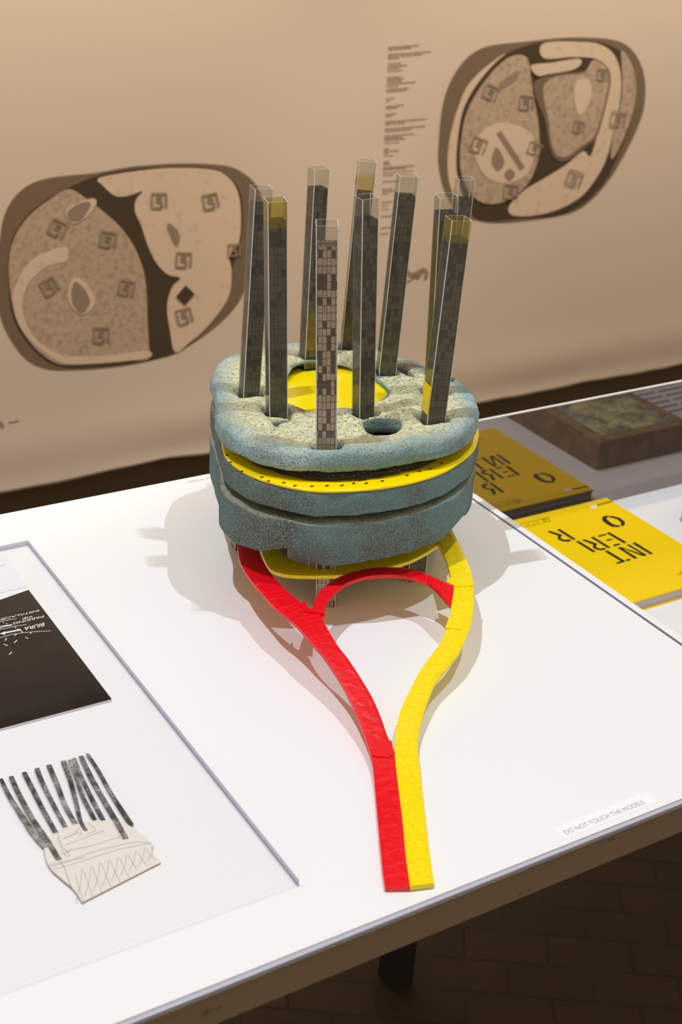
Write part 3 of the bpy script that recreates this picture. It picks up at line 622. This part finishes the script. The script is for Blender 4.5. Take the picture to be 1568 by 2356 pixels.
# --- slabs
def pil(poly, pts):
    P = np.array(poly); x, y = pts[:, 0], pts[:, 1]; ins = np.zeros(len(pts), bool)
    for i in range(len(P)):
        x1, y1 = P[i]; x2, y2 = P[(i + 1) % len(P)]
        c = ((y1 > y) != (y2 > y)); 
        with np.errstate(divide='ignore', invalid='ignore'): xi = (x2 - x1) * (y - y1) / (y2 - y1) + x1
        ins ^= c & (x < xi)
    return ins
def segdist(pts, loops):
    d = np.full(len(pts), 9.)
    for P in loops:
        P = np.array(P)
        for i in range(len(P)):
            a, b = P[i], P[(i + 1) % len(P)]; ab = b - a; t = np.clip(((pts - a) @ ab) / max(ab @ ab, 1e-12), 0, 1)
            d = np.minimum(d, np.linalg.norm(pts - a - t[:, None] * ab, axis=1))
    return d
def slab(name, outer, holes, ztop, zbot, rt, rb, m, parent, step=.0035, nwall=5, rough=.0012, bulge=.002, dust=None, seed=0.):
    """flat carved slab: plan outline with holes, rounded top and bottom edges, uneven surfaces"""
    outer = np.array(outer); holes = [np.array(h_) for h_ in holes]; loops = [outer] + holes
    lo, hi = outer.min(0), outer.max(0); gx, gy = np.meshgrid(np.arange(lo[0], hi[0], step), np.arange(lo[1], hi[1], step * .9))
    gx = gx + (np.arange(gx.shape[0]) % 2)[:, None] * step / 2; G = np.stack([gx.ravel(), gy.ravel()], 1)
    G = G[pil(outer, G)]; dG = segdist(G, loops); ok = dG > step * .75
    for h_ in holes: ok &= ~pil(h_, G)
    G = G[ok]
    ring = []
    for L_, sg in [(outer, 1)] + [(h_, -1) for h_ in holes]:
        ar = sum(L_[i][0] * L_[(i + 1) % len(L_)][1] - L_[(i + 1) % len(L_)][0] * L_[i][1] for i in range(len(L_)))
        for off in (.0006, .0016):
            for i in range(len(L_)):
                t = L_[(i + 1) % len(L_)] - L_[i - 1]; nrm = np.array([-t[1], t[0]]) / max(np.linalg.norm(t), 1e-9) * (1 if ar > 0 else -1) * sg
                ring.append(L_[i] + nrm * off)
    ring = np.array(ring); okr = pil(outer, ring) & (segdist(ring, loops) > .0004)
    for h_ in holes: okr &= ~pil(h_, ring)
    pts = [Vector(p) for p in np.concatenate(loops + [ring[okr], G])]
    ed = []; o_ = 0
    for L_ in loops: ed += [(o_ + i, o_ + (i + 1) % len(L_)) for i in range(len(L_))]; o_ += len(L_)
    vs, es, fs, *_ = delaunay_2d_cdt(pts, ed, [], 0, 1e-6)
    P = np.array([tuple(v) for v in vs]); cen = np.array([P[list(f)].mean(0) for f in fs])
    keep = pil(outer, cen)
    for h_ in holes: keep &= ~pil(h_, cen)
    fs = [tuple(f) for f, kk in zip(fs, keep) if kk]
    fs = [f if (P[f[1]] - P[f[0]])[0] * (P[f[2]] - P[f[0]])[1] - (P[f[1]] - P[f[0]])[1] * (P[f[2]] - P[f[0]])[0] > 0 else f[::-1] for f in fs]
    used = sorted({i for f in fs for i in f}); rm = {a: i for i, a in enumerate(used)}; P = P[used]; fs = [tuple(rm[i] for i in f) for f in fs]
    d = segdist(P, loops); n = len(P)
    def nz(x, y, z, s): return noise.noise(Vector((x * s + seed, y * s, z * s)))
    def rd(d_, r): return 0 if d_ >= r else r * (1 - math.sqrt(max(0, 1 - (1 - d_ / r) ** 2)))
    V = []; dv = []; douter = segdist(P, [outer])
    for sgn in (1, -1):
        for i, (x, y) in enumerate(P):
            if sgn > 0: z = ztop(x, y) - rd(d[i], rt) * .95
            else: z = zbot(x, y) + rd(d[i], rb) * .95
            z += sgn * rough * (nz(x, y, sgn, 45) + .5 * nz(x, y, sgn, 140)); V.append(Vector((x, y, TT + z)))
            dv.append((dust(x, y, douter[i]) if dust else .5) if sgn > 0 else 0)
    cnt = {}
    for f in fs:
        for a, b in ((f[0], f[1]), (f[1], f[2]), (f[2], f[0])): cnt[(a, b)] = 1
    bnd = [(a, b) for (a, b) in cnt if (b, a) not in cnt]
    F = list(fs) + [(f[2] + n, f[1] + n, f[0] + n) for f in fs]
    nxt = {a: b for a, b in bnd}; mids = {}
    for a, b in bnd:
        if a not in mids: mids[a] = None
    prv = {b: a for a, b in bnd}
    for a in mids:
        t = P[nxt[a]] - P[prv.get(a, a)]; nr = Vector((t[1], -t[0], 0)); nr = nr.normalized() if nr.length > 0 else Vector((0, 0, 0))
        l = [a]
        for j in range(1, nwall):
            f_ = j / nwall; p = V[a].lerp(V[a + n], f_) + nr * (bulge * math.sin(math.pi * f_) + rough * .9 * nz(P[a][0], P[a][1], f_ * .02, 60) * math.sin(math.pi * f_))
            l.append(len(V)); V.append(p); dv.append(0)
        l.append(a + n); mids[a] = l
    for a, b in bnd:
        A_, B_ = mids[a], mids[b]
        for j in range(nwall): F.append((A_[j], A_[j + 1], B_[j + 1], B_[j]))
    o = obj(name, V, F, m, parent, True)
    at_ = o.data.attributes.new('dust', 'FLOAT', 'POINT'); at_.data.foreach_set('value', dv)
    return o
BACK = [(.947, 1.19), (.956, 1.22), (.958, 1.25), (.949, 1.285), (.943, 1.30), (.930, 1.328), (.913, 1.359), (.888, 1.388), (.850, 1.405), (.816, 1.411), (.780, 1.412), (.751, 1.404), (.718, 1.394), (.698, 1.376), (.677, 1.345), (.664, 1.31)]
MAST = [(.652, 1.278), (.640, 1.244), (.627, 1.21), (.624, 1.182), (.628, 1.155), (.639, 1.13), (.658, 1.105), (.679, 1.088), (.72, 1.073), (.757, 1.067), (.789, 1.067), (.823, 1.073), (.855, 1.086), (.888, 1.105), (.912, 1.128), (.932, 1.155)] + BACK
SLABF = [(.650, 1.278), (.638, 1.254), (.626, 1.225), (.622, 1.196), (.628, 1.166), (.641, 1.141), (.658, 1.124), (.681, 1.109), (.711, 1.096), (.738, 1.089), (.769, 1.085), (.794, 1.086), (.815, 1.083), (.837, 1.084), (.862, 1.092), (.894, 1.114), (.922, 1.145)]
def jit(P, n, a, s): 
    Q = smooth_line(P, n, True); c = Q.mean(0); out = []
    for i, p in enumerate(Q):
        r = p - c; out.append(p + r / np.linalg.norm(r) * a * noise.noise(Vector((p[0] * 30 + s, p[1] * 30, s))))
    return out
def uvpoly(pts, z, n=40): return smooth_line([tuple(at(u, v, z))[:2] for u, v in pts], n, True)
HC = uvpoly([(650, 908), (654, 876), (676, 852), (715, 842), (770, 838), (815, 845), (850, 858), (880, 880), (893, 903), (862, 927), (815, 938), (780, 942), (730, 949), (690, 941), (662, 928)], .196, 60)
HS = uvpoly([(836, 972), (848, 966), (880, 962), (912, 965), (922, 975), (918, 990), (900, 1001), (870, 1001), (845, 990)], .199, 36)
HT = uvpoly([(628, 975), (650, 966), (668, 963), (660, 972), (640, 980), (634, 990)], .199, 22)
HK = uvpoly([(905, 834), (925, 842), (945, 855), (958, 866), (945, 864), (925, 852)], .2, 24)
holes = [HC, HS, HT, HK]
for key, T in towers.items():
    c = T['base'] + T['ax'] * .192; e_ = T['s'] + .0022; h_ = []
    for sx, sy in ((1, 1), (0, 1.05), (-1, 1), (-1.05, 0), (-1, -1), (0, -1.05), (1, -1), (1.05, 0)): p = c + T['ux'] * e_ * sx + T['uy'] * e_ * sy; h_.append((p.x + random.uniform(-.0006, .0006), p.y + random.uniform(-.0006, .0006)))
    holes.append(np.array(h_))
cx, cy = np.array(HC).mean(0)
_ha = np.array([math.atan2(p[1] - cy, p[0] - cx) for p in HC]); _hr = np.array([math.hypot(p[0] - cx, p[1] - cy) for p in HC]); _o = np.argsort(_ha); _ha = _ha[_o]; _hr = _hr[_o]
def hdist(x, y): return math.hypot(x - cx, y - cy) - float(np.interp(math.atan2(y - cy, x - cx), _ha, _hr, period=2 * math.pi))
def top1(x, y):
    r = math.hypot((x - cx) / 1.25, y - cy)
    z = .2035 - .007 * math.exp(-((r - .045) / .030) ** 2)
    if y > cy + .035: z += .010 * math.exp(-((x - cx + .01) / .05) ** 2) * math.exp(-((y - cy - .062) / .020) ** 2)
    z += .0028 * noise.noise(Vector((x * 22, y * 22, 3)))
    for (px, py, rx, ry, dz) in ((.700, 1.150, .030, .020, -.007), (.745, 1.135, .022, .022, -.006), (.66, 1.19, .02, .03, .003), (.86, 1.12, .04, .02, .003), (.905, 1.17, .03, .03, .003)):
        z += dz * math.exp(-((x - px) / rx) ** 2 - ((y - py) / ry) ** 2)
    if x > .90: z -= .006 * ((x - .90) / .05)
    return z
def bot1(x, y):
    zb_ = .1795 + .002 * noise.noise(Vector((x * 14, y * 14, 7))) + (.004 * (y - 1.09) / .3)
    return max(zb_, min(top1(x, y) - .0045, .1925 + (.008 * math.exp(-((x - .80) / .035) ** 2) if y > cy else 0))) if hdist(x, y) < .024 else zb_
def dust1(x, y, d): return max(0., min(1.15, (d - .004) / .028)) + .12 - .75 * math.exp(-((x - .93) / .03) ** 2) * .4
slab('upper_rock_slab', jit(SLABF + BACK, 210, .0016, 1.), holes, top1, bot1, .009, .0035, m_foam_top_lit, model, dust=dust1, rough=.0016, bulge=.0008)
# yellow plate and the black netting below the upper slab
def inset(P, a):
    P = np.array(P); c = P.mean(0); return [p + (c - p) / np.linalg.norm(c - p) * a for p in P]
PL = smooth_line(MAST[:17] + list(inset(BACK[1:], .006)), 140, True)
tw_h = []
for T in towers.values():
    c = T['base'] + T['ax'] * .168; e_ = T['s'] + .0016
    tw_h.append(np.array([tuple((c + T['ux'] * e_ * sx + T['uy'] * e_ * sy))[:2] for sx, sy in ((1, 1), (-1, 1), (-1, -1), (1, -1))]))
slab('yellow_plate', PL, tw_h, lambda x, y: .1685 + .0006 * noise.noise(Vector((x * 30, y * 30, 0))), lambda x, y: .1650, .0015, .0015, m_plate, model, step=.008, nwall=2, rough=.0001, bulge=.0)
DC = [np.array([cx, cy]) + (p - np.array([cx, cy])) * (1 + .014 / np.linalg.norm(p - np.array([cx, cy]))) for p in HC]
dh = []
for T in towers.values():
    c = T['base'] + T['ax'] * .188; e_ = T['s'] + .0016
    dh.append(np.array([tuple((c + T['ux'] * e_ * sx + T['uy'] * e_ * sy))[:2] for sx, sy in ((1, 1), (-1, 1), (-1, -1), (1, -1))]))
slab('yellow_disc', DC, dh, lambda x, y: .1900 + .0006 * noise.noise(Vector((x * 30, y * 30, 0))), lambda x, y: .1870, .001, .001, m_plate, model, step=.008, nwall=2, rough=.0001, bulge=.0)
hc = np.array(HS).mean(0)
slab('black_netting', [hc + (p - hc) * 1.6 for p in HS], [], lambda x, y: .1745 + .002 * noise.noise(Vector((x * 120, y * 120, 0))), lambda x, y: .1690, .001, .001, m_net, model, step=.003, nwall=2, rough=.0005, bulge=.0)
V = []; F = []; seg = 120
NB = smooth_line([tuple(p) for p in inset(MAST, .024)], seg, True)
for j in range(5):
    for i, p in enumerate(NB):
        q = noise.noise(Vector((p[0] * 90, p[1] * 90, j * .8))); c = np.array([.79, 1.24]); dd = (p - c) / np.linalg.norm(p - c)
        pp_ = p + dd * (.005 * q + .004 * math.sin(j * 1.4)); V.append((pp_[0], pp_[1], TT + .1685 + (.0135) * j / 4))
for j in range(4):
    for i in range(seg): F.append((j * seg + i, j * seg + (i + 1) % seg, (j + 1) * seg + (i + 1) % seg, (j + 1) * seg + i))
# split at the central opening so the yellow disc stays clear
obj('black_netting', V, F, m_net, model, True)
for (u, v) in ((522, 1047), (530, 1064), (556, 1085), (602, 1098), (617, 1107), (652, 1111), (678, 1118), (717, 1119), (752, 1118), (786, 1117), (813, 1112), (842, 1112), (879, 1107), (936, 1094), (964, 1085), (989, 1079), (1016, 1066)):
    p = at(u, v, .169); bxo('staple', (p.x - .0018, p.y - .0004, p.z - .0002, p.x + .0018, p.y + .0004, p.z + .0008), m_ink, model)
def bot2(x, y): return .1375 + .0015 * noise.noise(Vector((x * 12, y * 12, 17)))
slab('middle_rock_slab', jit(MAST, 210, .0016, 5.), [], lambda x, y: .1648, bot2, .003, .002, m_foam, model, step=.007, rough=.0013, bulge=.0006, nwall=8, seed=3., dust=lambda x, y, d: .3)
def bot3(x, y):
    z = .0800 + .002 * noise.noise(Vector((x * 16, y * 16, 27)))
    z += .012 * math.exp(-((x - .655) / .022) ** 2 - ((y - 1.115) / .03) ** 2) + .007 * math.exp(-((x - .868) / .03) ** 2 - ((y - 1.095) / .03) ** 2)
    z -= .004 * math.exp(-((x - .70) / .02) ** 2 - ((y - 1.09) / .03) ** 2)
    return z
L3 = [(a - (.004 if a < .64 else 0), b) for a, b in MAST]
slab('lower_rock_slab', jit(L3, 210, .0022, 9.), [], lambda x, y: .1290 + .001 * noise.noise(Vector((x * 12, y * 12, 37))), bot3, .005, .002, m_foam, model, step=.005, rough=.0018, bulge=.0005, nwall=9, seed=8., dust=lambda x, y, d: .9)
# dark filler added to stand for the shade between middle and lower slab
slab('gap_shade_filler', smooth_line(inset(MAST, .022), 90, True), [], lambda x, y: .1400, lambda x, y: .1250, .001, .001, m_net, model, step=.02, nwall=2, rough=.0, bulge=0)

# --- ramps
def zr(y):
    t = max(0, min(1, (y - .80) / (1.03 - .80))); return .006 + .046 * (t * t * (3 - 2 * t)) 
def ramp_pt(u, v, dz=0.0):
    z = .03
    for _ in range(14): p = at(u, v, z); z = .5 * z + .5 * (zr(p.y) + dz)
    p = at(u, v, z); return p
def ribbon(name, Lp, Rp, m, n=90, thick=.005, fz=None, extraL=(), dz=0.0):
    A_ = smooth_line(Lp, n); B_ = smooth_line(Rp, n)
    g = fz or ramp_pt
    a = [g(*p) + UP * dz for p in A_]; b = [g(*p) + UP * dz for p in B_]; K = 6; V = []; F = []
    dist = [0]
    for i in range(1, n): dist.append(dist[-1] + ((a[i] + b[i]) / 2 - (a[i - 1] + b[i - 1]) / 2).length)
    prof = [(0, -1)] + [(j / K, 0) for j in range(K + 1)] + [(1, -1)]
    for i in range(n):
        for f_, dn in prof:
            p = a[i].lerp(b[i], f_); ed = .0007 if f_ in (0, 1) and dn == 0 else 0
            jj = .0005 * noise.noise(Vector((dist[i] * 160, f_ * 3, 4))) if 0 < f_ < 1 else 0
            V.append(p + UP * (dn * thick - ed + jj))
    c = len(prof)
    for i in range(n - 1):
        for j in range(c - 1): F.append((i * c + j, i * c + j + 1, (i + 1) * c + j + 1, (i + 1) * c + j))
        F.append((i * c + c - 1, i * c, (i + 1) * c, (i + 1) * c + c - 1))
    F.append(tuple(range(c - 1, -1, -1))); F.append(tuple((n - 1) * c + j for j in range(c)))
    o = obj(name, V, F, m, model); ul = o.data.uv_layers.new(name='UVMap')
    for p in o.data.polygons:
        for li in p.loop_indices:
            vi = o.data.loops[li].vertex_index; i, j = divmod(vi, c); ul.data[li].uv = (prof[j][0] * .7 + (0 if prof[j][1] == 0 else .1), dist[i])
    return o
r_red = ribbon('red_ramp', [(552, 1215), (546, 1243), (548, 1272), (555, 1298), (575, 1330), (602, 1362), (630, 1394), (660, 1418), (685, 1440), (715, 1474), (740, 1502), (770, 1545), (795, 1587), (815, 1630), (835, 1680), (848, 1720), (857, 1758), (864, 1830), (873, 1930), (880, 2000), (886, 2040)],
       [(598, 1215), (594, 1250), (600, 1280), (612, 1302), (635, 1333), (665, 1363), (702, 1392), (735, 1412), (750, 1440), (775, 1482), (802, 1517), (830, 1560), (855, 1602), (875, 1647), (890, 1690), (901, 1712), (909, 1740), (915, 1794), (927, 1890), (934, 1966), (944, 2039)], m_red, 130)
r_red['label'] = 'red taped left ramp and handle'
o = ribbon('red_arc', [(716, 1408), (727, 1373), (750, 1346), (788, 1323), (838, 1309), (887, 1304), (933, 1307), (972, 1316), (1006, 1331), (1045, 1349)],
       [(747, 1414), (750, 1388), (765, 1367), (796, 1342), (838, 1327), (884, 1322), (926, 1324), (968, 1335), (998, 1350), (1037, 1394)], m_red, 70, dz=.0004)
o['label'] = 'red taped arc joining both ramps'
o = ribbon('yellow_ramp', [(978, 1185), (1008, 1251), (1025, 1285), (1037, 1327), (1041, 1358), (1037, 1400), (1033, 1430), (1023, 1457), (1006, 1488), (985, 1515), (960, 1553), (941, 1591), (924, 1626), (914, 1660), (908, 1702), (908, 1737), (914, 1794), (926, 1890), (933, 1966), (943, 2039)],
       [(1020, 1185), (1048, 1235), (1067, 1274), (1081, 1308), (1087, 1339), (1089, 1385), (1083, 1434), (1071, 1465), (1056, 1499), (1029, 1534), (1002, 1568), (985, 1607), (973, 1645), (964, 1679), (960, 1717), (964, 1756), (972, 1832), (983, 1928), (990, 1980), (998, 2032)], m_yellow, 130, dz=.0003)
o['label'] = 'yellow taped right ramp and handle'
def zflat(u, v): return at(u, v, .050)
o = ribbon('yellow_ring', [(560, 1190), (580, 1225), (597, 1255), (608, 1285), (622, 1308), (650, 1319), (690, 1323), (740, 1323), (790, 1321), (849, 1312), (903, 1301), (952, 1285), (1006, 1253), (1040, 1215)],
       [(604, 1180), (612, 1205), (622, 1232), (640, 1262), (658, 1280), (680, 1291), (710, 1296), (745, 1297), (790, 1295), (840, 1288), (895, 1274), (940, 1255), (985, 1225), (1010, 1190)], m_yellow, 80, fz=zflat)
o['label'] = 'yellow taped ring below the rock'
# torn tape corners
def flap(name, pts, m):
    mb = MB(); mb.poly([ramp_pt(*p) + UP * .0011 for p in pts], -UP * .0008); mb.build(name, m, model)
flap('torn_red_tape', [(690, 1392), (704, 1382), (705, 1398), (718, 1404), (726, 1412), (700, 1408)], m_red)
flap('torn_red_tape', [(858, 1710), (900, 1706), (903, 1722), (907, 1736), (890, 1745), (856, 1740)], m_red)
flap('torn_yellow_tape', [(1026, 1340), (1031, 1331), (1044, 1331), (1086, 1335), (1090, 1341), (1086, 1350), (1050, 1352), (1040, 1346)], m_yellow)
flap('torn_yellow_tape', [(1032, 1422), (1023, 1448), (1028, 1447), (1060, 1450), (1060, 1428)], m_yellow)
# wooden pins holding the ring
for (u, v) in ((709, 1306), (863, 1291)):
    p = at(u, v, .051); bxo('wire_pin', (p.x - .0004, p.y - .0004, TT + .050, p.x + .0004, p.y + .0004, TT + .0845), m_edge, model)
